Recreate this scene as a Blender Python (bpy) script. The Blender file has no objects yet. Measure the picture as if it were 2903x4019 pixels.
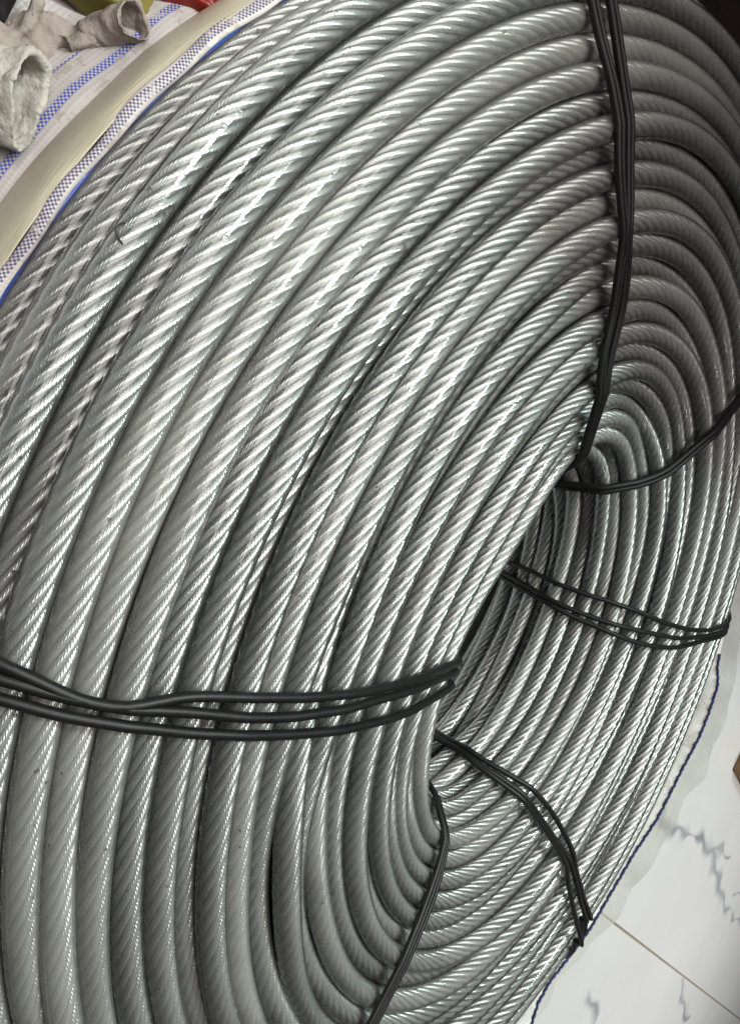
import bpy, bmesh, math, random
import numpy as np
from mathutils import Matrix, Vector

# ------------------------------------------------------------------ basics
SC = 0.025                       # one unit of the layout = one rope diameter (25 mm)
scene = bpy.context.scene
col = scene.collection
rng = np.random.default_rng(11)
random.seed(5)

# ------------------------------------------------------------------ camera
CAM_O = np.array([-34.958, 0.0, 22.238])
CAM_X = np.array([0.60107, 0.40379, 0.68968])
CAM_Y = np.array([-0.31745, 0.91260, -0.25764])
CAM_F = np.array([0.73344, 0.06408, -0.67672])
cam = bpy.data.cameras.new('camera')
cam_ob = bpy.data.objects.new('camera', cam)
col.objects.link(cam_ob)
m = Matrix.Identity(4)
for i in range(3):
    m[i][0], m[i][1], m[i][2], m[i][3] = CAM_X[i], CAM_Y[i], -CAM_F[i], CAM_O[i] * SC
cam_ob.matrix_world = m
cam.sensor_fit = 'VERTICAL'
cam.sensor_height = 24.0
cam.lens = 24.0 * 2980.0 / 4019.0
cam.clip_start = 0.02
cam.clip_end = 60.0
scene.camera = cam_ob

# ------------------------------------------------------------------ world and lamps
world = bpy.data.worlds.new('World')
scene.world = world
world.use_nodes = True
bg = world.node_tree.nodes['Background']
bg.inputs[0].default_value = (0.92, 0.92, 0.85, 1)
bg.inputs[1].default_value = 0.078

def area_lamp(name, loc, target, sx, sy, power, colour):
    l = bpy.data.lights.new(name, 'AREA')
    l.shape = 'RECTANGLE'; l.size = sx; l.size_y = sy; l.energy = power; l.color = colour
    o = bpy.data.objects.new(name, l); col.objects.link(o)
    o.location = Vector(loc) * SC
    d = (Vector(target) - Vector(loc)).normalized()
    o.rotation_euler = d.to_track_quat('-Z', 'Y').to_euler()
    return o
# a tube lamp beyond the coil, plus added soft and floor fills
area_lamp('overhead_light', (-8, 66, 124), (-10, 10, 0), 1.2, 0.25, 98, (0.80, 1.0, 0.94))
area_lamp('overhead_light', (-54, 48, 128), (-24, -4, 0), 3.0, 3.0, 172, (1.0, 0.94, 0.90))  # added soft fill, evens the light on the near turns
floor_fill = area_lamp('overhead_light', (110, -62, 120), (105, -38, 0), 1.2, 0.30, 19, (1.0, 0.98, 0.95))  # added fill to brighten the far floor
floor_fill.data.spread = math.radians(84)

scene.view_settings.view_transform = 'Standard'
scene.view_settings.look = 'None'
scene.view_settings.exposure = -0.12
scene.view_settings.gamma = 1.0
scene.cycles.max_bounces = 8
scene.cycles.glossy_bounces = 4
scene.cycles.diffuse_bounces = 3
scene.cycles.transparent_max_bounces = 24
scene.cycles.sample_clamp_indirect = 6.0

# ------------------------------------------------------------------ material helpers
def new_mat(name):
    mt = bpy.data.materials.new(name)
    mt.use_nodes = True
    nt = mt.node_tree
    return mt, nt, nt.nodes, nt.links, nt.nodes['Principled BSDF'], nt.nodes['Material Output']

def mnode(nt, op, a=None, b=None, c=None):
    n = nt.nodes.new('ShaderNodeMath'); n.operation = op
    for i, v in enumerate((a, b, c)):
        if v is None: continue
        if isinstance(v, (int, float)): n.inputs[i].default_value = v
        else: nt.links.new(v, n.inputs[i])
    return n.outputs[0]

def noise(nt, scale, detail=3.0, rough=0.5, vec=None, scale_vec=None):
    n = nt.nodes.new('ShaderNodeTexNoise')
    n.inputs['Scale'].default_value = scale
    n.inputs['Detail'].default_value = detail
    n.inputs['Roughness'].default_value = rough
    if vec is None:
        tc = nt.nodes.new('ShaderNodeTexCoord'); vec = tc.outputs['Object']
    if scale_vec is not None:
        mp = nt.nodes.new('ShaderNodeMapping'); mp.inputs['Scale'].default_value = scale_vec
        nt.links.new(vec, mp.inputs['Vector']); vec = mp.outputs[0]
    nt.links.new(vec, n.inputs['Vector'])
    return n.outputs['Fac']

def ramp(nt, fac, stops):
    r = nt.nodes.new('ShaderNodeValToRGB')
    els = r.color_ramp.elements
    while len(els) < len(stops): els.new(0.5)
    for e, (p, c) in zip(els, stops):
        e.position = p; e.color = (*c, 1)
    nt.links.new(fac, r.inputs[0])
    return r.outputs[0]

def mix_col(nt, fac, a, b):
    n = nt.nodes.new('ShaderNodeMix'); n.data_type = 'RGBA'
    for i, v in ((6, a), (7, b)):
        if isinstance(v, tuple): n.inputs[i].default_value = (*v, 1)
        else: nt.links.new(v, n.inputs[i])
    if isinstance(fac, (int, float)): n.inputs[0].default_value = fac
    else: nt.links.new(fac, n.inputs[0])
    return n.outputs[2]

def bump(nt, height, strength, dist, normal=None):
    b = nt.nodes.new('ShaderNodeBump')
    b.inputs['Strength'].default_value = strength
    b.inputs['Distance'].default_value = dist
    nt.links.new(height, b.inputs['Height'])
    if normal is not None: nt.links.new(normal, b.inputs['Normal'])
    return b.outputs[0]

# galvanised steel strand: fine wires run along the rope, laid as UV.x
def steel_mat():
    mt, nt, N, L, P, O = new_mat('galvanised_steel')
    uv = N.new('ShaderNodeUVMap'); sp = N.new('ShaderNodeSeparateXYZ')
    L.new(uv.outputs[0], sp.inputs[0])
    w = mnode(nt, 'ABSOLUTE', mnode(nt, 'SINE', mnode(nt, 'MULTIPLY', sp.outputs[0], math.pi * 46)))
    fac = noise(nt, 14, 4, 0.6)
    c = ramp(nt, fac, [(0.25, (0.46, 0.475, 0.47)), (0.75, (0.65, 0.665, 0.66))])
    L.new(c, P.inputs['Base Color'])
    P.inputs['Metallic'].default_value = 0.80
    r = mnode(nt, 'MULTIPLY_ADD', noise(nt, 60, 2), 0.12, 0.22)
    L.new(r, P.inputs['Roughness'])
    L.new(bump(nt, w, 0.38, 0.0006), P.inputs['Normal'])
    return mt

def sheath_mat():
    mt, nt, N, L, P, O = new_mat('clear_pvc')
    N.remove(P)
    bm_n = bump(nt, noise(nt, 160, 3, 0.6), 0.25, 0.0008)
    fr = N.new('ShaderNodeFresnel'); fr.inputs[0].default_value = 1.5
    L.new(bm_n, fr.inputs['Normal'])
    tr = N.new('ShaderNodeBsdfTransparent'); tr.inputs[0].default_value = (0.945, 0.955, 0.94, 1)
    gl = N.new('ShaderNodeBsdfGlossy'); gl.inputs['Roughness'].default_value = 0.085
    gl.inputs['Color'].default_value = (1, 1, 1, 1)
    L.new(bm_n, gl.inputs['Normal'])
    df = N.new('ShaderNodeBsdfDiffuse'); df.inputs[0].default_value = (0.72, 0.71, 0.66, 1)
    m1 = N.new('ShaderNodeMixShader'); m2 = N.new('ShaderNodeMixShader')
    oi = N.new('ShaderNodeObjectInfo')
    hz = mnode(nt, 'MULTIPLY', noise(nt, 9, 4, 0.6), mnode(nt, 'MULTIPLY_ADD', mnode(nt, 'POWER', oi.outputs['Random'], 2.0), 0.28, 0.11))
    L.new(hz, m1.inputs[0]); L.new(tr.outputs[0], m1.inputs[1]); L.new(df.outputs[0], m1.inputs[2])
    speck = mnode(nt, 'MULTIPLY', mnode(nt, 'GREATER_THAN', noise(nt, 130, 2, 0.5), 0.735), 0.7)
    dk = N.new('ShaderNodeBsdfDiffuse'); dk.inputs[0].default_value = (0.05, 0.045, 0.035, 1)
    m3 = N.new('ShaderNodeMixShader'); L.new(speck, m3.inputs[0]); L.new(m1.outputs[0], m3.inputs[1]); L.new(dk.outputs[0], m3.inputs[2])
    m1 = m3
    L.new(fr.outputs[0], m2.inputs[0]); L.new(m1.outputs[0], m2.inputs[1]); L.new(gl.outputs[0], m2.inputs[2])
    L.new(m2.outputs[0], O.inputs['Surface'])
    return mt

def simple(name, colr, rough=0.5, metal=0.0, nscale=None, nstr=0.3, ndist=0.001, var=0.15, spec=None, sv=None, trans=None):
    mt, nt, N, L, P, O = new_mat(name)
    P.inputs['Roughness'].default_value = rough
    P.inputs['Metallic'].default_value = metal
    if spec is not None: P.inputs['Specular IOR Level'].default_value = spec
    a = tuple(c * (1 - var) for c in colr); b = tuple(min(1, c * (1 + var)) for c in colr)
    f = noise(nt, nscale or 20, 4, 0.6, scale_vec=sv)
    L.new(ramp(nt, f, [(0.3, a), (0.7, b)]), P.inputs['Base Color'])
    if nscale: L.new(bump(nt, noise(nt, nscale * 2, 4, 0.65, scale_vec=sv), nstr, ndist), P.inputs['Normal'])
    if trans is not None: P.inputs['Alpha'].default_value = trans
    return mt

M_STEEL = steel_mat()
M_SHEATH = sheath_mat()
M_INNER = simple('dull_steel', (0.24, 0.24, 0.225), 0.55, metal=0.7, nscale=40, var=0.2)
M_BLACK = simple('black_rubber', (0.006, 0.006, 0.006), 0.48, spec=0.35, nscale=120, nstr=0.35, ndist=0.0006, var=0.4)
M_BLACK2 = simple('matt_black_wire', (0.005, 0.005, 0.005), 0.55, spec=0.3, nscale=120, nstr=0.3, ndist=0.0006, var=0.4)

# ------------------------------------------------------------------ coil layout (units: rope diameters)
A_, B_, R_, NEXP, YS = 10.801, 5.30, 16.596, 2.745, 1.2074

def frame(th):
    c, s = np.cos(th), np.sin(th)
    nx, ny = c * YS, s
    l = np.hypot(nx, ny)
    return R_ * c, R_ * YS * s, nx / l, ny / l

def to_world(th, u, w):
    cx, cy, nx, ny = frame(th)
    return np.stack([cx + u * nx, cy + u * ny, w + 0 * cx], -1)

# section outline, inset, by arclength
def outline(inset):
    p = np.linspace(0, 2 * np.pi, 4001)
    c, s = np.cos(p), np.sin(p)
    a, b = A_ - inset, B_ - inset
    u = a * np.sign(c) * np.abs(c) ** (2 / NEXP); w = b * np.sign(s) * np.abs(s) ** (2 / NEXP)
    d = np.hypot(np.diff(u), np.diff(w)); S = np.concatenate([[0], np.cumsum(d)])
    return u, w, S

def point_on(inset, s):
    u, w, S = outline(inset); s = np.mod(s, S[-1])
    return np.interp(s, S, u), np.interp(s, S, w)

def s_of_phi(inset, phi):
    u, w, S = outline(inset)
    a = np.unwrap(np.arctan2(w, u))
    t = math.radians(phi)
    if t < 0: return np.interp(t + 2 * np.pi, a, S) - S[-1]
    return np.interp(t, a, S)

NTH = 144
THS = np.linspace(-np.pi, np.pi, NTH, endpoint=False)

def wobble(n, amp, harm=4):
    out = np.zeros((n, NTH))
    for k in range(1, harm + 1):
        ca, sa = rng.normal(size=(2, n)) / (k ** 0.7)
        out += ca[:, None] * np.cos(k * THS) + sa[:, None] * np.sin(k * THS)
    return amp * out / 1.6

IN1 = 0.30
PH0, PH1 = -14.0, 246.0
s0, s1 = s_of_phi(IN1, PH0), s_of_phi(IN1, PH1)
# targets along the outline: mostly tight, a few open gaps
def size_at(s_):
    # the innermost turns sit tighter and show a little slimmer
    return np.interp(s_, [s_of_phi(IN1, 125), s_of_phi(IN1, 152)], [1.0, 0.86])
sv = [s0]
s_mid = s_of_phi(IN1, 105)
while sv[-1] < s1:
    g = ((0.87 if sv[-1] < s_mid else 0.82) + 0.10 * rng.random()) * size_at(sv[-1])
    if rng.random() < 0.10: g += 0.22
    sv.append(sv[-1] + g)
sv = np.array(sv)
# an open, dark gap beside the raised turns on the outer shoulder
sg = s_of_phi(IN1, 21.5)
sv = sv + np.where(sv > sg, 0.12, 0.0)
sv = sv + np.where(sv > s_of_phi(IN1, -0.5), 0.22, 0.0)
sv = sv[sv < s1]
N1 = len(sv)
size1 = size_at(sv)
u1, w1 = point_on(IN1, sv)
e = 0.05
ua, wa = point_on(IN1, sv + e); ub, wb = point_on(IN1, sv - e)
tu, tw = (ua - ub) / (2 * e), (wa - wb) / (2 * e)
nu, nw = tw, -tu                       # outward
lat = wobble(N1, 0.20)
lat += 0.3 * np.exp(-((THS - np.radians(150)) / 0.30) ** 2)[None, :] * (np.exp(-((sv - sg) / 3.0) ** 2) * (sv > sg))[:, None]
lat -= 0.12 * np.exp(-((THS - np.radians(150)) / 0.30) ** 2)[None, :] * (np.exp(-((sv - sg) / 2.0) ** 2) * (sv <= sg))[:, None]
lat = lat * 1.0
dep = wobble(N1, 0.16) + 0.22 * rng.normal(size=(N1, 1))
phi1 = np.degrees(np.arctan2(w1, u1))
raised = np.abs(phi1 - 14.5) < 2.2
dep[raised] = 0.22 + 0.06 * rng.normal(size=(raised.sum(), 1))
dep = np.clip(dep, -0.5, 0.34)
U1 = u1[:, None] + tu[:, None] * lat + nu[:, None] * dep
W1 = w1[:, None] + tw[:, None] * lat + nw[:, None] * dep
# second layer, seen only through the gaps
IN2 = 1.45
t0, t1 = s_of_phi(IN2, PH0 + 10), s_of_phi(IN2, PH1 - 10)
s2 = np.arange(t0, t1, 1.04)
u2, w2 = point_on(IN2, s2)
N2 = len(s2)
U = np.concatenate([U1, u2[:, None] + wobble(N2, 0.08)]); W = np.concatenate([W1, w2[:, None] + wobble(N2, 0.08)])
U0, W0 = U.copy(), W.copy()
NT = N1 + N2
sz = np.concatenate([size1, np.ones(N2)])
dmin = (1.03 * 0.5 * (sz[:, None] + sz[None, :]))[:, :, None]
hold = np.exp(-((np.mod(THS - np.radians(175) + np.pi, 2 * np.pi) - np.pi) / 1.0) ** 4)
cap = 10.45 + (1 - hold) * 1.6
for it in range(70):
    du = U[:, None, :] - U[None, :, :]; dw = W[:, None, :] - W[None, :, :]
    d = np.sqrt(du * du + dw * dw) + 1e-6
    ov = np.clip(dmin - d, 0, None)
    ov[np.arange(NT), np.arange(NT)] = 0
    mu = (ov / d * du).sum(1); mw = (ov / d * dw).sum(1)
    U += 0.42 * mu; W += 0.42 * mw
    U = np.minimum(U, cap[None, :])
    if it < 55:
        U += 0.05 * (U0 - U); W += 0.05 * (W0 - W)
W = np.maximum(W, -5.75)
# the near shoulder bulges a little into the hole
near_in = np.exp(-((np.mod(THS - np.radians(163) + np.pi, 2 * np.pi) - np.pi) / 0.5) ** 2)
U -= 1.35 * near_in[None, :] * np.clip(-U / 8.0, 0, 1) ** 2
# the outer turns of the top bend stand further out
U += 1.35 * np.exp(-((THS - np.radians(82)) / 0.5) ** 2)[None, :] * np.clip(U / 9.0, 0, 1) ** 2
# keep only the slow part of every path
def lowpass(Q, h=9):
    f = np.fft.rfft(Q, axis=1); f[:, h:] = 0
    return np.fft.irfft(f, NTH, axis=1)
U = lowpass(U); W = lowpass(W)

def per_interp(row, th):
    x = (np.mod(th + np.pi, 2 * np.pi)) / (2 * np.pi) * NTH
    i = np.floor(x).astype(int); f = x - i
    # catmull-rom on the periodic samples
    p0, p1, p2, p3 = row[(i - 1) % NTH], row[i % NTH], row[(i + 1) % NTH], row[(i + 2) % NTH]
    return 0.5 * ((2 * p1) + (-p0 + p2) * f + (2 * p0 - 5 * p1 + 4 * p2 - p3) * f ** 2 + (-p0 + 3 * p1 - 3 * p2 + p3) * f ** 3)

FPX = 2980.0
def project(P):
    v = P - CAM_O
    z = v @ CAM_F
    return 1451.5 + FPX * (v @ CAM_X) / z, 2009.5 - FPX * (v @ CAM_Y) / z, z

# ------------------------------------------------------------------ mesh helpers
def mesh_from(name, V, Fq, mat, uv=None, smooth=True, parent=None, link=True):
    me = bpy.data.meshes.new(name)
    V = np.ascontiguousarray(V, dtype=np.float32)
    nv, nf = len(V), len(Fq)
    k = Fq.shape[1]
    me.vertices.add(nv); me.vertices.foreach_set('co', V.ravel())
    me.loops.add(nf * k); me.polygons.add(nf)
    me.loops.foreach_set('vertex_index', np.ascontiguousarray(Fq, dtype=np.int32).ravel())
    me.polygons.foreach_set('loop_start', np.arange(0, nf * k, k, dtype=np.int32))
    me.polygons.foreach_set('use_smooth', np.full(nf, smooth))
    if uv is not None:
        lay = me.uv_layers.new(name='UVMap')
        lay.data.foreach_set('uv', np.ascontiguousarray(uv[Fq.ravel()], dtype=np.float32).ravel())
    me.update(calc_edges=True)
    me.materials.append(mat)
    ob = bpy.data.objects.new(name, me)
    if link: col.objects.link(ob)
    if parent is not None: ob.parent = parent
    return ob

def grid_faces(n, k, close_k=True, close_n=False, off=0):
    i = np.arange(n if close_n else n - 1)[:, None]; j = np.arange(k if close_k else k - 1)[None, :]
    i2 = (i + 1) % n; j2 = (j + 1) % k
    F = np.stack([i * k + j, i * k + j2, i2 * k + j2, i2 * k + j], -1).reshape(-1, 4)
    return F + off

def rope_path(row_u, row_w):
    th = np.linspace(-np.pi, np.pi, 1801)
    P = to_world(th, per_interp(row_u, th), per_interp(row_w, th))
    P[-1] = P[0]
    ds = np.linalg.norm(np.diff(P, axis=0), axis=1)
    S = np.concatenate([[0], np.cumsum(ds)])
    return P, S

def sample_path(P, S, dens):
    # ring positions with a local spacing dens(point)
    h = dens(P)
    n = np.concatenate([[0], np.cumsum(0.5 * (1 / h[1:] + 1 / h[:-1]) * np.diff(S))])
    k = int(max(24, round(n[-1])))
    s = np.interp(np.linspace(0, n[-1], k + 1), n, S)
    C = np.stack([np.interp(s, S, P[:, i]) for i in range(3)], -1)
    e = 0.25
    def at(x):
        x = np.mod(x, S[-1]); return np.stack([np.interp(x, S, P[:, i]) for i in range(3)], -1)
    T = at(s + e) - at(s - e)
    T /= np.linalg.norm(T, axis=1, keepdims=True)
    Nn = np.cross(T, np.array([0, 0, 1.0])); Nn /= np.linalg.norm(Nn, axis=1, keepdims=True)
    Bb = np.cross(T, Nn)
    return s, C, T, Nn, Bb

def spacing(base, k):
    def f(P):
        x, y, z = project(P)
        h = base + k * np.clip(z - 19, 0, 40)
        out = (x < -350) | (x > 3250) | (y < -400) | (y > 4400) | (z < 5)
        return np.where(out, np.maximum(h, 0.55), h)
    return f

NS = 7
RM = 0.462
RS_R, RS_T = 0.142, 0.129
RC = RM - RS_R
BETA = np.radians([-100, -52, 0, 52, 100])

def strand_verts(s, C, Nn, Bb, psi0, L, k_=1.0):
    psi = 2 * np.pi * s / L + psi0
    c, sn = np.cos(psi)[:, None], np.sin(psi)[:, None]
    E = c * Nn + sn * Bb; Ft = -sn * Nn + c * Bb
    rr = list(k_ * (RC + RS_R * np.cos(BETA))) + [0.12]
    tt = list(k_ * RS_T * np.sin(BETA)) + [0.0]
    V = np.stack([C + r * E + t * Ft for r, t in zip(rr, tt)], 1)
    al = np.stack([psi + math.atan2(t, r) for r, t in zip(rr, tt)], 1) / (2 * np.pi)
    return V.reshape(-1, 3), np.stack([al.ravel(), np.repeat(s, 6)], -1)

# ------------------------------------------------------------------ the coil
coil = bpy.data.objects.new('wire_rope_coil', None)
col.objects.link(coil)
coil['label'] = 'big coil of clear plastic coated steel wire rope lying on the floor'
coil['category'] = 'rope coil'

# which turns show largest: sum of visible projected size (rough)
paths = [rope_path(U[i], W[i]) for i in range(N1)]
order = np.argsort(-np.array([1.0 if -20 < p < 175 or p < -179 else 0.0 for p in phi1]) - 0.0001 * np.arange(N1)[::-1])
detailed = set(order[:42].tolist())
LAY = 4.8
for i in range(N1):
    P, S = paths[i]
    Ln = S[-1] / (round(NS * S[-1] / (LAY * size1[i])) / NS)
    ps = rng.random() * 2 * np.pi
    # clear sheath
    s, C, T, Nn, Bb = sample_path(P, S, spacing(0.40, 0.006))
    K = 16
    a = np.arange(K) / K * 2 * np.pi
    V = (C[:, None, :] + 0.525 * size1[i] * (np.cos(a)[None, :, None] * Nn[:, None, :] + np.sin(a)[None, :, None] * Bb[:, None, :])).reshape(-1, 3)
    F = grid_faces(len(s) - 1, K, True, True)
    turn = mesh_from('rope_turn', V[:(len(s) - 1) * K] * SC, F, M_SHEATH, parent=coil)
    # steel strands
    s, C, T, Nn, Bb = sample_path(P, S, spacing(0.20, 0.0055))
    Fs = grid_faces(len(s), 6, True, False)
    if i in detailed:
        for k in range(NS):
            V, uv = strand_verts(s, C, Nn, Bb, ps + k * 2 * np.pi / NS, Ln, size1[i])
            mesh_from('strand', V * SC, Fs, M_STEEL, uv, parent=turn)
    else:
        Vs, us, fs = [], [], []
        for k in range(NS):
            V, uv = strand_verts(s, C, Nn, Bb, ps + k * 2 * np.pi / NS, Ln, size1[i])
            fs.append(Fs + k * len(V)); Vs.append(V); us.append(uv)
        o = mesh_from('strand', np.concatenate(Vs) * SC, np.concatenate(fs), M_STEEL, np.concatenate(us), parent=turn)
        o['kind'] = 'stuff'
# the turns beneath, glimpsed between the outer ones
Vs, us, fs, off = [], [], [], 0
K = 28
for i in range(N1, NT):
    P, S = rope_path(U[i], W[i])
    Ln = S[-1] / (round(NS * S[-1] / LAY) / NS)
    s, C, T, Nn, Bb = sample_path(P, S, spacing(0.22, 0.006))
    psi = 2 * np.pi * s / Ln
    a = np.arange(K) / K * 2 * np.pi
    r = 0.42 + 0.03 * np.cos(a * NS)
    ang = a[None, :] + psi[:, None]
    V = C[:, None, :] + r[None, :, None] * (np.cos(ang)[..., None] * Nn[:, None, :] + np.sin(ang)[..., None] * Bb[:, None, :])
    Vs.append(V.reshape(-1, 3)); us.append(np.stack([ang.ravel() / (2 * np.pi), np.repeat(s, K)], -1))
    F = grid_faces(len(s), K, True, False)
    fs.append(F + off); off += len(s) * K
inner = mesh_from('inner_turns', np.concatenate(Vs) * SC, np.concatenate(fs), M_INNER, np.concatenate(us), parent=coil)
inner['kind'] = 'stuff'

# ------------------------------------------------------------------ black cable ties round the coil
def hull(pts):
    pts = sorted(map(tuple, pts))
    def half(ps):
        h = []
        for p in ps:
            while len(h) > 1 and (h[-1][0] - h[-2][0]) * (p[1] - h[-2][1]) - (h[-1][1] - h[-2][1]) * (p[0] - h[-2][0]) <= 0: h.pop()
            h.append(p)
        return h
    a = half(pts); b = half(pts[::-1])
    return np.array(a[:-1] + b[:-1])

_circ = np.stack([np.cos(np.arange(14) / 14 * 2 * np.pi), np.sin(np.arange(14) / 14 * 2 * np.pi)], -1)
def hull_radius(th, phi, extra):
    cu = np.array([per_interp(U[i], np.array([th]))[0] for i in range(N1)]); cw = np.array([per_interp(W[i], np.array([th]))[0] for i in range(N1)])
    pts = (np.stack([cu, cw], -1)[:, None, :] + (0.5 + extra) * _circ[None]).reshape(-1, 2)
    H = hull(pts)
    a, b = H, np.roll(H, -1, 0)
    out = []
    for p in phi:
        d = np.array([math.cos(p), math.sin(p)])
        e_ = b - a
        den = d[0] * e_[:, 1] - d[1] * e_[:, 0]
        den = np.where(np.abs(den) < 1e-9, 1e-9, den)
        t = (a[:, 0] * e_[:, 1] - a[:, 1] * e_[:, 0]) / den
        uu = (a[:, 0] * d[1] - a[:, 1] * d[0]) / den
        ok = (t > 0) & (uu >= -1e-6) & (uu <= 1 + 1e-6)
        out.append(t[ok].max() if ok.any() else 5)
    return np.array(out)

def profile(kind, r):
    a = np.arange(20) / 20 * 2 * np.pi
    if kind == 'round': return np.stack([np.cos(a[::2]), np.sin(a[::2])], -1) * r
    lob = {'twin': 2, 'flat': 3}[kind]
    pts = []
    hw = r * 0.92
    for side in (1, -1):
        for k in range(lob):
            c = (k - (lob - 1) / 2) * 2 * hw * 0.92
            for b in np.radians([160, 125, 90, 55, 20]):
                pts.append((side * (c - 0) * -1 * 1 + side * r * math.cos(b) * 1.0, side * r * math.sin(b)) if False else (c + r * math.cos(b), r * math.sin(b)) if side == 1 else (-c - r * math.cos(b), -r * math.sin(b)))
    return np.array(pts)

def cable(pts, kind, r, parent, mat, lift=0.0, bulge=None, wob=0.0):
    """pts: (theta, phi) in degrees along the visible part; the loop closes round the back"""
    th = np.array([p[0] for p in pts], float); ph = np.array([p[1] for p in pts], float)
    o_ = np.argsort(ph); th, ph = th[o_], ph[o_]
    n = 150
    P0 = np.linspace(ph[0], ph[0] + 360, n, endpoint=False)
    # smooth theta(phi), periodic
    xs = np.concatenate([ph, [ph[0] + 360]]); ys = np.concatenate([th, [th[0]]])
    Y = np.interp(P0, xs, ys)
    ker = np.array([1, 2, 3, 2, 1]) / 9
    for _ in range(2):
        Y = np.convolve(np.concatenate([Y[-2:], Y, Y[:2]]), ker, 'valid')
    rad = np.empty(n)
    tm = math.radians(np.mean(th))
    rad[:] = hull_radius(tm, np.radians(P0), r + 0.02 + lift)
    if wob:
        w = np.zeros(n)
        for k in range(2, 9):
            w += rng.normal() / k * np.sin(k * np.radians(P0) + rng.random() * 6)
        Y = Y + wob * w
    if bulge:
        rad = rad + bulge[2] * np.exp(-((P0 - bulge[0]) / bulge[1]) ** 2)
    u, w = rad * np.cos(np.radians(P0)), rad * np.sin(np.radians(P0))
    C = to_world(np.radians(Y), u, w)
    T = np.roll(C, -1, 0) - np.roll(C, 1, 0); T /= np.linalg.norm(T, axis=1, keepdims=True)
    cen = to_world(np.radians(Y), 0 * u, 0 * w)
    Nn = C - cen; Nn -= (Nn * T).sum(1, keepdims=True) * T; Nn /= np.linalg.norm(Nn, axis=1, keepdims=True)
    Bb = np.cross(Nn, T)
    pr = profile(kind, r)
    V = C[:, None, :] + pr[None, :, 0:1] * Bb[:, None, :] + pr[None, :, 1:2] * Nn[:, None, :]
    F = grid_faces(n, len(pr), True, True)
    return mesh_from('cable', V.reshape(-1, 3) * SC, F, mat, parent=parent)

def tie(label, cables, mat, cat='cable tie'):
    t = bpy.data.objects.new('cable_tie', None); col.objects.link(t)
    t['label'] = label; t['category'] = cat; t['group'] = 'black cable ties binding the coil'
    for c in cables: cable(c[0], c[1], c[2], t, mat, *c[3:])
    return t

A1 = [(-168, 21), (-168, 24), (-167, 27), (-167, 30), (-166, 33), (-166, 38), (-166, 42), (-167, 47), (-167, 55), (-167, 70), (-167, 91), (-167.3, 113), (-168, 131), (-169, 145), (-169, 157)]
A2 = [(-167, 22), (-166.8, 24), (-166.4, 27), (-166.2, 31), (-166, 35), (-165.8, 41), (-165.8, 50), (-165.5, 63), (-165.3, 82), (-165.4, 104), (-166, 118), (-166.4, 133), (-167, 147), (-166.5, 157)]
A3 = [(-166, 22), (-165.8, 25), (-165.2, 30), (-165, 34), (-164.8, 42), (-164.2, 51), (-163.9, 65), (-163.3, 84), (-163, 101), (-163, 118), (-163, 131), (-163.3, 143), (-163.5, 158)]
tie('three thick black cables strapped across the near side of the coil', [(A1, 'round', 0.17, 0.0, None, 0.12), (A2, 'round', 0.17, 0.0, None, 0.12), (A3, 'round', 0.17, 0.0, None, 0.12)], M_BLACK)
B1 = [(127, 26), (127, 31), (127, 37), (126, 43), (126, 50), (126, 58), (126, 66), (126, 78), (126, 90), (127, 102), (128, 113), (130, 122), (132, 128), (132, 134), (132, 141), (131, 151), (129, 160)]
B2 = [(124, 25), (124, 30), (124, 35), (124, 41), (124, 48), (124, 55), (124, 65), (124, 75), (125, 87), (125, 100), (126, 114), (128, 124), (129.5, 129), (130.3, 135), (130.5, 143), (129.5, 152), (128, 160)]
B1 = [(t + 3.4 * math.exp(-((p - 72) / 45) ** 2), p) for t, p in B1]; B2 = [(t + 0.35 + 3.4 * math.exp(-((p - 72) / 45) ** 2), p) for t, p in B2]
tie('pair of black twin cables running down over the top bend of the coil', [(B1, 'twin', 0.145, 0.0, None, 0.3), (B2, 'twin', 0.145, 0.04, None, 0.3)], M_BLACK2)
C1 = [(66, 168), (64, 162), (61, 157), (59, 152), (60, 145), (62, 136), (63, 123), (64, 102), (64, 84)]
tie('single thick black cable curving from the hole to the right edge', [(C1, 'twin', 0.17)], M_BLACK2)
D1 = [(18, 203), (20, 186), (19, 175), (18, 166), (18, 159), (17, 151), (15, 138), (14, 114), (14, 85), (15, 49), (16, 33)]
D2 = [(15, 203), (15, 185), (13, 174), (12, 166), (12, 159), (12, 151), (12, 140), (12, 120), (13, 81), (14, 38), (16, 33)]
D3 = [(14, 203), (13, 186), (12, 175), (10, 167), (10, 159), (9, 151), (9, 141), (10, 122), (12, 86), (13, 46), (14, 33)]
tie('three thin black cables across the shadowed far side of the coil', [(D1, 'round', 0.14), (D2, 'round', 0.14), (D3, 'round', 0.14)], M_BLACK2)
E1 = [(-41, 203), (-47, 186), (-47, 176), (-46, 169), (-42, 162), (-40, 156), (-38, 149), (-38, 140), (-38, 132), (-39, 117), (-39, 88), (-39, 64)]
E2 = [(-47, 194), (-49, 184), (-50, 176), (-49, 169), (-46, 163), (-44, 159), (-43, 153), (-42, 145), (-41, 135), (-40, 123), (-40, 97), (-40, 66)]
E3 = [(-49, 193), (-50, 179), (-50, 169), (-46, 160), (-43, 149), (-42, 138), (-41, 126), (-42, 111), (-42, 83), (-42, 54)]
tie('three black cables sagging off the lower right end of the coil', [(E1, 'round', 0.15, 0, (40, 30, 1.0)), (E2, 'round', 0.15, 0.05, (40, 30, 0.9)), (E3, 'round', 0.15, 0, (40, 30, 0.7))], M_BLACK)
F1 = [(-110, 163), (-107, 159), (-105, 156), (-104, 153), (-103.5, 148), (-105.5, 144), (-106.5, 137), (-107, 130), (-107, 121), (-107, 111), (-107, 100)]
tie('flat ribbed black cable band at the bottom bend of the coil', [(F1, 'flat', 0.14)], M_BLACK)

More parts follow.
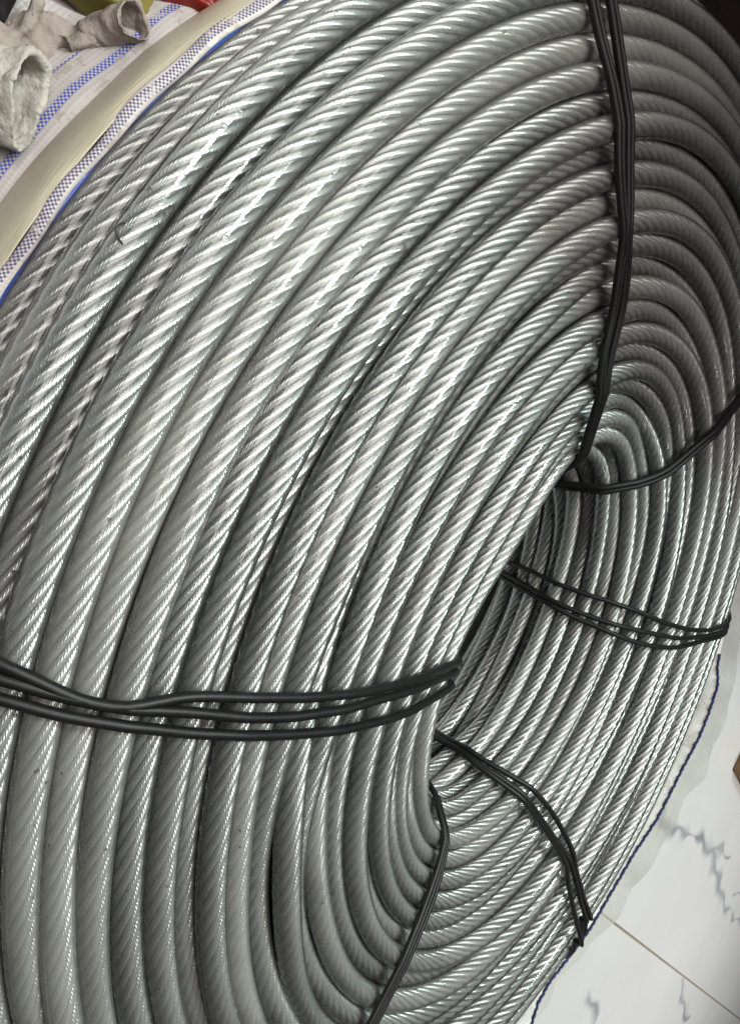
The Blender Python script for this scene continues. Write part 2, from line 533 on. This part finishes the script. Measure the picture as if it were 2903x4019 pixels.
# ------------------------------------------------------------------ floor of marbled tiles
ZF = -6.35
def tile_mat():
    mt, nt, N, L, P, O = new_mat('marbled_tile')
    at = N.new('ShaderNodeAttribute'); at.attribute_name = 'vein'
    n1 = noise(nt, 3.0, 6, 0.6); n2 = noise(nt, 26, 4, 0.7)
    v = mnode(nt, 'MULTIPLY', at.outputs['Fac'], mnode(nt, 'MULTIPLY_ADD', n1, 1.3, 0.05))
    v = mnode(nt, 'MINIMUM', mnode(nt, 'MAXIMUM', v, 0.0), 1.0)
    base = ramp(nt, n1, [(0.3, (0.74, 0.735, 0.73)), (0.7, (0.80, 0.795, 0.79))])
    L.new(mix_col(nt, v, base, (0.22, 0.25, 0.30)), P.inputs['Base Color'])
    P.inputs['Roughness'].default_value = 0.16
    return mt
M_TILE = tile_mat()
M_GROUT = simple('grout', (0.30, 0.26, 0.20), 0.85, nscale=60)
bm = bmesh.new()
bmesh.ops.create_grid(bm, x_segments=1, y_segments=1, size=1.0)
for v in bm.verts: v.co = Vector((v.co.x * 320 + 40, v.co.y * 320, ZF - 0.25)) * SC
me = bpy.data.meshes.new('floor'); bm.to_mesh(me); bm.free(); me.materials.append(M_GROUT)
floor = bpy.data.objects.new('floor', me); col.objects.link(floor); floor['kind'] = 'structure'
# tile lattice: one joint runs from (59.3,-25.7) to (170.8,-58.0)
jd = np.array([170.8 - 59.3, -58.0 + 25.7]); jd /= np.linalg.norm(jd)
jn = np.array([-jd[1], jd[0]])
VEINS = [[(55, -11), (60, -12.4), (66, -13.4), (73, -15.7), (80, -15.2), (87, -17.0), (95, -18.6), (103, -22), (114, -27), (126, -31), (150, -36)],
         [(108, -41), (112, -44), (117, -47), (123, -50)], [(66, -36.3), (69, -38.5), (72, -40.2)], [(120, -26), (128, -27), (140, -33)], [(95, -18.6), (100, -18), (108, -20)]]
def seg_dist(P, a, b):
    a, b = np.array(a), np.array(b); e_ = b - a
    t = np.clip(((P - a) @ e_) / (e_ @ e_), 0, 1)
    return np.linalg.norm(P - a - t[..., None] * e_, axis=-1)
TL_, TW_ = 150.0, 44.0
gap = 0.16
for iu in range(-2, 2):
    for iv in range(-3, 4):
        u0_, u1_ = iu * TL_ + 20 - gap * -1, (iu + 1) * TL_ + 20 - gap
        v0_, v1_ = iv * TW_ + gap, (iv + 1) * TW_ - gap
        near = (iu == 0 and iv in (-1, 0))
        nx_, ny_ = (480, 170) if near else (2, 2)
        gu, gv = np.meshgrid(np.linspace(u0_, u1_, nx_), np.linspace(v0_, v1_, ny_), indexing='ij')
        org = np.array([59.3, -25.7]) - jd * 20 * 2
        XY = org + gu[..., None] * jd + gv[..., None] * jn
        V = np.concatenate([XY, np.full(XY.shape[:2] + (1,), ZF)], -1).reshape(-1, 3)
        F = grid_faces(nx_, ny_, False, False)
        # rim going down into the joint
        t = mesh_from('tile', V * SC, F, M_TILE, parent=floor, smooth=False)
        if near:
            Pq = V[:, :2].copy(); val = np.zeros(len(Pq))
            x_, y_ = V[:, 0], V[:, 1]
            Pq[:, 0] += 0.5 * np.sin(0.5 * x_ + 0.9 * y_) + 0.15 * np.sin(1.7 * x_ - 1.3 * y_)
            Pq[:, 1] += 0.5 * np.sin(0.45 * x_ - 0.6 * y_) + 0.25 * np.sin(1.1 * x_ + 1.4 * y_)
            thick_ = np.clip(0.75 + 0.5 * np.sin(0.31 * x_ + 0.5 * y_) + 0.4 * np.sin(0.9 * x_ + 0.4), 0.15, 1.6)
            for vn in VEINS:
                for a, b in zip(vn[:-1], vn[1:]):
                    wdt = 0.85 if vn is VEINS[0] else 0.6
                    val = np.maximum(val, np.exp(-(seg_dist(Pq, a, b) / (wdt * thick_)) ** 2))
            at = t.data.attributes.new('vein', 'FLOAT', 'POINT'); at.data.foreach_set('value', val.astype(np.float32))

# ------------------------------------------------------------------ wrapper: woven sack the coil came in
def weave_mat(name, base, check, bands, cell=0.11, trans=1.0):
    """UV.x runs along the sheet, UV.y across, both in rope diameters; bands = v ranges printed with blue checks"""
    mt, nt, N, L, P, O = new_mat(name)
    uv = N.new('ShaderNodeUVMap'); sp = N.new('ShaderNodeSeparateXYZ'); L.new(uv.outputs[0], sp.inputs[0])
    ck = N.new('ShaderNodeTexChecker'); ck.inputs['Scale'].default_value = 1 / cell
    L.new(uv.outputs[0], ck.inputs['Vector'])
    f = None
    for lo, hi in bands:
        g_ = mnode(nt, 'MULTIPLY', mnode(nt, 'GREATER_THAN', sp.outputs[1], lo), mnode(nt, 'LESS_THAN', sp.outputs[1], hi))
        f = g_ if f is None else mnode(nt, 'MAXIMUM', f, g_)
    wear = mnode(nt, 'GREATER_THAN', noise(nt, 55, 3, 0.6), 0.40)
    bc = ramp(nt, noise(nt, 22, 4, 0.6), [(0.3, tuple(c * 0.75 for c in base)), (0.7, base)])
    bc = mix_col(nt, mnode(nt, 'MULTIPLY', mnode(nt, 'GREATER_THAN', noise(nt, 34, 5, 0.7), 0.56), 0.35), bc, (0.22, 0.16, 0.11))
    if f is not None:
        f = mnode(nt, 'MULTIPLY', mnode(nt, 'MULTIPLY', f, ck.outputs['Fac']), mnode(nt, 'MULTIPLY_ADD', wear, 0.6, 0.4))
        bc = mix_col(nt, f, bc, check)
    L.new(bc, P.inputs['Base Color'])
    P.inputs['Roughness'].default_value = 0.42
    wv = mnode(nt, 'ADD', mnode(nt, 'SINE', mnode(nt, 'MULTIPLY', sp.outputs[0], math.pi / cell)), mnode(nt, 'SINE', mnode(nt, 'MULTIPLY', sp.outputs[1], math.pi / cell)))
    L.new(bump(nt, wv, 0.15, 0.0005), P.inputs['Normal'])
    P.inputs['Alpha'].default_value = trans
    return mt

def sweep(name, th0, th1, nth, prof, mat, parent, nv=14, thick=0.0, rough=0.0):
    """prof(theta_deg array) -> list of (u,w) arrays: the sheet's cross-line at each theta"""
    th = np.linspace(th0, th1, nth)
    rows = prof(th)
    pu = np.stack([np.broadcast_to(a, th.shape) for a, b in rows], 1); pw = np.stack([np.broadcast_to(b, th.shape) for a, b in rows], 1)
    k = pu.shape[1]
    # resample each cross-line
    x = np.linspace(0, k - 1, nv)
    i = np.clip(np.floor(x).astype(int), 0, k - 2); f = x - i
    uu = pu[:, i] * (1 - f) + pu[:, i + 1] * f; ww = pw[:, i] * (1 - f) + pw[:, i + 1] * f
    for _ in range(2):
        uu[:, 1:-1] = 0.25 * uu[:, :-2] + 0.5 * uu[:, 1:-1] + 0.25 * uu[:, 2:]
        ww[:, 1:-1] = 0.25 * ww[:, :-2] + 0.5 * ww[:, 1:-1] + 0.25 * ww[:, 2:]
    if rough:
        for _ in range(10):
            a, b, c = rng.normal(size=3)
            uu += rough * 0.3 * np.sin(np.radians(th)[:, None] * rng.integers(12, 60) + b * 6 + np.linspace(0, 4, nv)[None] * a)
            ww += rough * 0.3 * np.sin(np.radians(th)[:, None] * rng.integers(12, 60) + c * 6 + np.linspace(0, 4, nv)[None] * a)
    T2 = np.repeat(np.radians(th)[:, None], nv, 1)
    V = to_world(T2.ravel(), uu.ravel(), ww.ravel())
    G = V.reshape(nth, nv, 3)
    du = np.concatenate([[0], np.cumsum(np.linalg.norm(np.diff(G[:, nv // 2], axis=0), axis=1))])
    dv = np.concatenate([np.zeros((nth, 1)), np.cumsum(np.hypot(np.diff(uu, axis=1), np.diff(ww, axis=1)), 1)], 1)
    uv = np.stack([np.repeat(du[:, None], nv, 1), dv], -1).reshape(-1, 2)
    ob = mesh_from(name, V * SC, grid_faces(nth, nv, False, False), mat, uv, parent=parent)
    if thick:
        md = ob.modifiers.new('thickness', 'SOLIDIFY'); md.thickness = thick * SC; md.offset = 0
    return ob

sack = bpy.data.objects.new('woven_sack', None); col.objects.link(sack)
sack['label'] = 'white woven sack with blue checked bands folded back round the coil'
sack['category'] = 'sack'
M_HEM = weave_mat('hem_weave', (0.62, 0.57, 0.55), (0.085, 0.075, 0.17), [(0.16, 0.46)], 0.075)
M_SACK = weave_mat('sack_weave', (0.46, 0.42, 0.41), (0.05, 0.07, 0.36), [(0.75, 1.05), (1.75, 1.85)], 0.085)
M_BLUE = simple('blue_liner', (0.010, 0.055, 0.34), 0.32, nscale=40, nstr=0.3, var=0.3)
def cream_mat():
    mt, nt, N, L, P, O = new_mat('cream_film')
    uv = N.new('ShaderNodeUVMap')
    f = noise(nt, 2.2, 5, 0.7, uv.outputs[0], (0.35, 7, 1)); g_ = noise(nt, 3.0, 5, 0.65, uv.outputs[0])
    c = ramp(nt, f, [(0.3, (0.42, 0.36, 0.25)), (0.7, (0.56, 0.51, 0.40))])
    L.new(mix_col(nt, mnode(nt, 'GREATER_THAN', g_, 0.66), c, (0.42, 0.34, 0.22)), P.inputs['Base Color'])
    P.inputs['Roughness'].default_value = 0.3
    L.new(bump(nt, f, 0.5, 0.003), P.inputs['Normal'])
    return mt
M_CREAM = cream_mat()
M_FILM = simple('clear_film', (0.62, 0.62, 0.58), 0.25, nscale=18, nstr=0.6, ndist=0.004, var=0.1, trans=0.62)
M_PALE = weave_mat('pale_weave', (0.60, 0.60, 0.57), (0.05, 0.07, 0.3), [], 0.12)
M_THREAD = simple('blue_thread', (0.008, 0.018, 0.10), 0.6, nscale=60, var=0.4)

# near, outer side
ones = lambda t: np.ones_like(t)
def cst(pts):
    return lambda t: [(u * ones(t), w * ones(t)) for u, w in pts]
sweep('blue_liner', 118, 268, 180, cst([(9.4, -5.9), (10.4, -5.0), (10.9, -3.0), (10.92, -1.3), (10.72, -0.85), (10.82, -0.66), (11.10, -0.66)]), M_BLUE, sack, 20, 0.03, 0.02)
sweep('blue_strip', 150, 262, 140, cst([(10.0, -2.6), (10.05, -1.4), (9.95, 0.2), (9.85, 0.9)]), M_BLUE, sack, 8, 0.02, 0.0)
sweep('hem_band', 118, 268, 220, cst([(11.00, -0.62), (11.08, -0.54), (11.22, -0.58), (11.38, -0.74)]), M_HEM, sack, 8, 0.03, 0.05)
sweep('cream_film', 118, 268, 180, cst([(11.34, -0.72), (11.46, -0.86), (11.58, -1.1), (11.66, -1.6), (11.62, -2.4), (11.5, -4.4)]), M_CREAM, sack, 16, 0.03, 0.03)
sweep('floor_flap', 118, 215, 140, cst([(11.2, -3.6), (11.75, -3.7), (12.4, -4.4), (13.2, -5.5), (14.5, -6.0), (17.5, -6.2)]), M_SACK, sack, 24, 0.03, 0.06)

# far, right-hand side: pale skirt with a blue thread edge, then clear film
HEM = [(32, 2.2), (16, 2.9), (7.4, 3.36), (4.6, 3.9), (0.4, 4.02), (-3.3, 4.05), (-9.1, 3.84), (-16.8, 3.75), (-22.9, 3.41), (-29.3, 3.34), (-35.0, 3.36), (-43.8, 3.03), (-47.0, 3.21), (-49.9, 3.7), (-70, 3.2)]
ht = np.array([h[0] for h in HEM][::-1]); hw = np.array([h[1] for h in HEM][::-1]) + 0.62
def pr_skirt(t):
    z = np.interp(t, ht, hw)
    return [(9.5 * ones(t), -6.0 * ones(t)), (11.4 * ones(t), -5.4 * ones(t)), (11.75 * ones(t), -2.0 * ones(t)), (11.8 * ones(t), z)]
sweep('skirt', -70, 32, 140, pr_skirt, M_PALE, sack, 14, 0.03, 0.0)
tt = np.radians(np.linspace(-70, 9, 240))
zz = np.interp(np.degrees(tt), ht, hw) + 0.03
C = to_world(tt, 11.8 + 0.02 * np.sin(tt * 900), zz + 0.03 * np.sin(tt * 400))
a = np.arange(6) / 6 * 2 * np.pi
Tn = np.gradient(C, axis=0); Tn /= np.linalg.norm(Tn, axis=1, keepdims=True)
Nn = np.cross(Tn, [0, 0, 1.0]); Bb = np.cross(Tn, Nn)
V = C[:, None] + 0.09 * (np.cos(a)[None, :, None] * Nn[:, None] + np.sin(a)[None, :, None] * Bb[:, None])
mesh_from('edge_thread', V.reshape(-1, 3) * SC, grid_faces(len(tt), 6, True, False), M_THREAD, parent=sack)

film = bpy.data.objects.new('plastic_film', None); col.objects.link(film)
film['label'] = 'crumpled see-through plastic film between the coil and the white tiles'
film['category'] = 'plastic film'
FILM = [(40, 2.4), (25, 2.8), (15.8, 3.12), (11.4, 4.04), (6.7, 4.52), (1.6, 4.96), (-3.7, 4.97), (-8.4, 5.07), (-12.8, 4.62), (-17.7, 4.73), (-21.5, 4.61), (-26.5, 4.09), (-30.9, 4.27), (-33.5, 3.92), (-36.2, 3.46), (-42.9, 3.02), (-46.6, 3.37), (-70, 3.2)]
ft = np.array([h[0] for h in FILM][::-1]); fw = np.array([h[1] for h in FILM][::-1]) + 0.5
def pr_film(t):
    z = np.interp(t, ft, fw)
    return [(11.5 * ones(t), -6.1 * ones(t)), (13.4 * ones(t), -5.6 * ones(t)), (13.0 * ones(t), -2.0 * ones(t)), (13.5 * ones(t), z)]
sweep('film_sheet', -70, 40, 160, pr_film, M_FILM, film, 16, 0.0, 0.10)

# ------------------------------------------------------------------ cotton gloves on the sack
M_COTTON = simple('grey_cotton', (0.43, 0.405, 0.365), 0.95, nscale=90, nstr=0.8, ndist=0.002, var=0.16, spec=0.1)
M_COTTON2 = simple('dusty_cotton', (0.30, 0.25, 0.225), 0.95, nscale=90, nstr=0.8, ndist=0.002, var=0.16, spec=0.1)

def add_tube(bm, path, radii, k=20, squash=1.0, hollow=None, up=(0, 0, 1)):
    """closed tube through path; hollow = wall thickness: the far end is an open mouth"""
    path = [Vector(p) for p in path]
    rings = []
    up = Vector(up)
    ph = 0.4 + 0.7 * k
    q_ = lambda x: 1 + 0.15 * math.sin(2 * x + ph) + 0.09 * math.sin(3 * x + 2 * ph) + 0.05 * math.sin(5 * x)
    def ring(c, t, r):
        t = t.normalized(); n = t.cross(up).normalized(); b = n.cross(t)
        return [bm.verts.new((c + n * r * q_(x) * math.cos(x) + b * r * q_(x) * squash * math.sin(x))) for x in [j / k * 2 * math.pi for j in range(k)]]
    n = len(path)
    for i, p in enumerate(path):
        t = path[min(i + 1, n - 1)] - path[max(i - 1, 0)]
        rings.append(ring(p, t, radii[i]))
    if hollow:
        for i in range(n - 1, 0, -1):
            t = path[min(i + 1, n - 1)] - path[max(i - 1, 0)]
            rings.append(ring(path[i], t, max(0.05, radii[i] - hollow)))
    for a, b in zip(rings[:-1], rings[1:]):
        for j in range(k): bm.faces.new((a[j], a[(j + 1) % k], b[(j + 1) % k], b[j]))
    bm.faces.new(rings[0][::-1]); bm.faces.new(rings[-1])

def soft_object(name, bm, mat, voxel, label, cat, smooth=6, disp=0.0, ns=0.02):
    me = bpy.data.meshes.new(name)
    bmesh.ops.recalc_face_normals(bm, faces=bm.faces)
    for v in bm.verts: v.co *= SC
    bm.to_mesh(me); bm.free()
    ob = bpy.data.objects.new(name, me); col.objects.link(ob)
    md = ob.modifiers.new('remesh', 'REMESH'); md.mode = 'VOXEL'; md.voxel_size = voxel * SC; md.use_smooth_shade = True
    md = ob.modifiers.new('smooth', 'SMOOTH'); md.iterations = smooth; md.factor = 0.5
    if disp:
        tx = bpy.data.textures.new(name + '_folds', 'CLOUDS'); tx.noise_scale = ns; tx.noise_depth = 3
        t2 = bpy.data.textures.new(name + '_crumple', 'CLOUDS'); t2.noise_scale = 0.06; t2.noise_depth = 1
        md = ob.modifiers.new('crumple', 'DISPLACE'); md.texture = t2; md.strength = 0.5 * SC; md.texture_coords = 'GLOBAL'
        md = ob.modifiers.new('folds', 'DISPLACE'); md.texture = tx; md.strength = disp * SC; md.texture_coords = 'GLOBAL'
    me.materials.append(mat)
    ob['label'] = label; ob['category'] = cat
    return ob

def ball(bm, c, r):
    mt = Matrix.Translation(Vector(c)) @ Matrix.Diagonal((*r, 1))
    bmesh.ops.create_icosphere(bm, subdivisions=3, radius=1.0, matrix=mt)

# near glove: stands on its side, cuff mouth towards the coil and the camera
bm = bmesh.new()
add_tube(bm, [(-31.3, 7.8, -5.9), (-30.5, 8.0, -5.4), (-29.8, 8.2, -4.9), (-29.2, 8.4, -4.3), (-28.7, 8.5, -3.75), (-28.35, 8.6, -3.25)], [0.8, 1.0, 1.1, 1.2, 1.27, 1.3], 28, 0.68, 0.12)
ball(bm, (-28.9, 7.3, -4.9), (1.0, 0.7, 0.55)); ball(bm, (-28.3, 7.1, -5.1), (0.6, 0.7, 0.4))
soft_object('cotton_glove', bm, M_COTTON, 0.05, 'pale cotton work glove with its dark cuff mouth open beside the coil', 'glove', 4, 0.3)
bm = bmesh.new()
add_tube(bm, [(-27.7, 11.3, -5.0), (-27.3, 11.9, -4.8), (-26.95, 12.45, -4.4), (-26.75, 12.75, -3.9), (-26.65, 12.9, -3.4)], [0.5, 0.62, 0.66, 0.68, 0.72], 24, 0.8, 0.13)
ball(bm, (-28.4, 10.9, -5.4), (1.0, 1.0, 0.55)); ball(bm, (-29.2, 9.9, -5.2), (1.2, 0.9, 0.6)); ball(bm, (-28.0, 11.6, -5.2), (0.7, 0.6, 0.5))
ball(bm, (-28.9, 11.3, -4.9), (0.35, 0.9, 0.35))
soft_object('cotton_glove', bm, M_COTTON2, 0.05, 'dusty grey cotton glove lying behind the pale one, its narrow end rolled open', 'glove', 4, 0.3)

# ------------------------------------------------------------------ things behind the gloves
M_RED = simple('red_plastic', (0.22, 0.012, 0.008), 0.35, nscale=20, nstr=0.1, var=0.15)
M_YEL = simple('yellow_plastic', (0.15, 0.12, 0.025), 0.5, nscale=12, nstr=0.5, ndist=0.004, var=0.3)
M_DARK = simple('dark_filler', (0.01, 0.01, 0.01), 0.5, nscale=14, nstr=0.5, ndist=0.004, var=0.3)  # near-black, for the sheet that darkens the empty corner

def crumple(name, cx, cy, cz, sx, sy, amp, mat, seed, label, cat):
    r2 = np.random.default_rng(seed); n = 44
    gx, gy = np.meshgrid(np.linspace(-1, 1, n), np.linspace(-1, 1, n), indexing='ij')
    z = amp * 2.2 * np.sqrt(np.clip(1 - 0.8 * gx ** 2 - 0.8 * gy ** 2, 0, 1))
    for k in range(14):
        kx, ky = r2.normal(size=2) * 4; z += amp * 0.25 * np.abs(np.sin(kx * gx + ky * gy + r2.random() * 6))
    V = np.stack([cx + gx * sx, cy + gy * sy, cz + z * np.clip(2.5 * (1 - np.maximum(abs(gx), abs(gy))), 0.0, 1)], -1).reshape(-1, 3)
    ob = mesh_from(name, V * SC, grid_faces(n, n, False, False), mat)
    md = ob.modifiers.new('thickness', 'SOLIDIFY'); md.thickness = 0.03 * SC
    ob['label'] = label; ob['category'] = cat
    return ob
crumple('red_bag', -25.0, 15.8, -4.3, 1.5, 1.25, 0.22, M_RED, 8, 'shiny red plastic bag at the top edge beside the sack', 'bag')
crumple('yellow_bag', -27.4, 14.0, -5.3, 2.2, 1.3, 0.25, M_YEL, 3, 'crumpled yellow plastic bag behind the gloves', 'bag')
crumple('dark_filler', -31.1, 12.1, -5.0, 1.7, 1.5, 0.3, M_DARK, 4, 'added dark sheet for the dark void in the top left corner', 'bag')  # dark sheet added where the corner is only a dark void

# brown box edge on the tiles at the right
M_CARD = simple('brown_cardboard', (0.15, 0.085, 0.035), 0.8, nscale=30, var=0.2)
bm = bmesh.new()
bmesh.ops.create_cube(bm, size=1.0)
for v in bm.verts: v.co = Vector((v.co.x * 14, v.co.y * 9, v.co.z * 3))
bmesh.ops.bevel(bm, geom=bm.edges[:], offset=0.15, segments=2, affect='EDGES')
for v in bm.verts: v.co *= SC
me = bpy.data.meshes.new('cardboard_box'); bm.to_mesh(me); bm.free(); me.materials.append(M_CARD)
bx = bpy.data.objects.new('cardboard_box', me); col.objects.link(bx)
bx.location = Vector((96.5, -3.2, ZF + 1.5)) * SC; bx.rotation_euler = (0, 0, -0.25)
bx['label'] = 'corner of a flat brown box on the tiles at the right edge'; bx['category'] = 'box'

# dark wooden desk rising over the top right bend of the coil
M_WOOD = simple('dark_wood', (0.060, 0.036, 0.024), 0.5, nscale=16, var=0.3, sv=(1, 8, 8))
desk = bpy.data.objects.new('wooden_desk', None); col.objects.link(desk)
desk['label'] = 'dark brown wooden desk side in the top right corner'; desk['category'] = 'desk'
def box_part(name, lo, hi, mat, parent, bev=0.2):
    bm = bmesh.new(); bmesh.ops.create_cube(bm, size=1.0)
    c = [(a + b) / 2 for a, b in zip(lo, hi)]; d = [b - a for a, b in zip(lo, hi)]
    for v in bm.verts: v.co = Vector([c[i] + v.co[i] * d[i] for i in range(3)]) * SC
    bmesh.ops.bevel(bm, geom=bm.edges[:], offset=bev * SC, segments=2, affect='EDGES')
    me = bpy.data.meshes.new(name); bm.to_mesh(me); bm.free(); me.materials.append(mat)
    o = bpy.data.objects.new(name, me); col.objects.link(o); o.parent = parent; return o
box_part('plinth', (-9, 41.5, ZF), (44, 60, ZF + 3), M_WOOD, desk)
box_part('side_panel', (-10, 41, ZF + 3.01), (45, 60, 27.99), M_WOOD, desk)
box_part('shade_top', (-17, 23, 28), (50, 62, 29.5), M_WOOD, desk)  # out-of-view overhang, added and sized to shade the top bend

# a short dark fibre lying on a raised turn
M_FIBRE = simple('dark_fibre', (0.02, 0.016, 0.012), 0.6, nscale=60)
hp = []
for k in range(15):
    f = k / 14
    th_ = 169.0 + 1.1 * f; ph_ = 14.6 - 1.4 * math.sin(f * 2.6) + 2.0 * f
    rr = hull_radius(math.radians(th_), [math.radians(ph_)], 0.03)[0] + 0.05 * math.sin(f * 3.1)
    hp.append(to_world(np.array([math.radians(th_)]), np.array([rr * math.cos(math.radians(ph_))]), np.array([rr * math.sin(math.radians(ph_))]))[0])
C = np.array(hp); Tn = np.gradient(C, axis=0); Tn /= np.linalg.norm(Tn, axis=1, keepdims=True)
Nn = np.cross(Tn, [0, 0, 1.0]); Nn /= np.linalg.norm(Nn, axis=1, keepdims=True); Bb = np.cross(Tn, Nn)
a = np.arange(6) / 6 * 2 * np.pi
V = C[:, None] + 0.028 * (np.cos(a)[None, :, None] * Nn[:, None] + np.sin(a)[None, :, None] * Bb[:, None])
fb = mesh_from('fibre', V.reshape(-1, 3) * SC, grid_faces(15, 6, True, False), M_FIBRE)
fb['label'] = 'short curled dark fibre lying on a rope turn at the left'; fb['category'] = 'fibre'
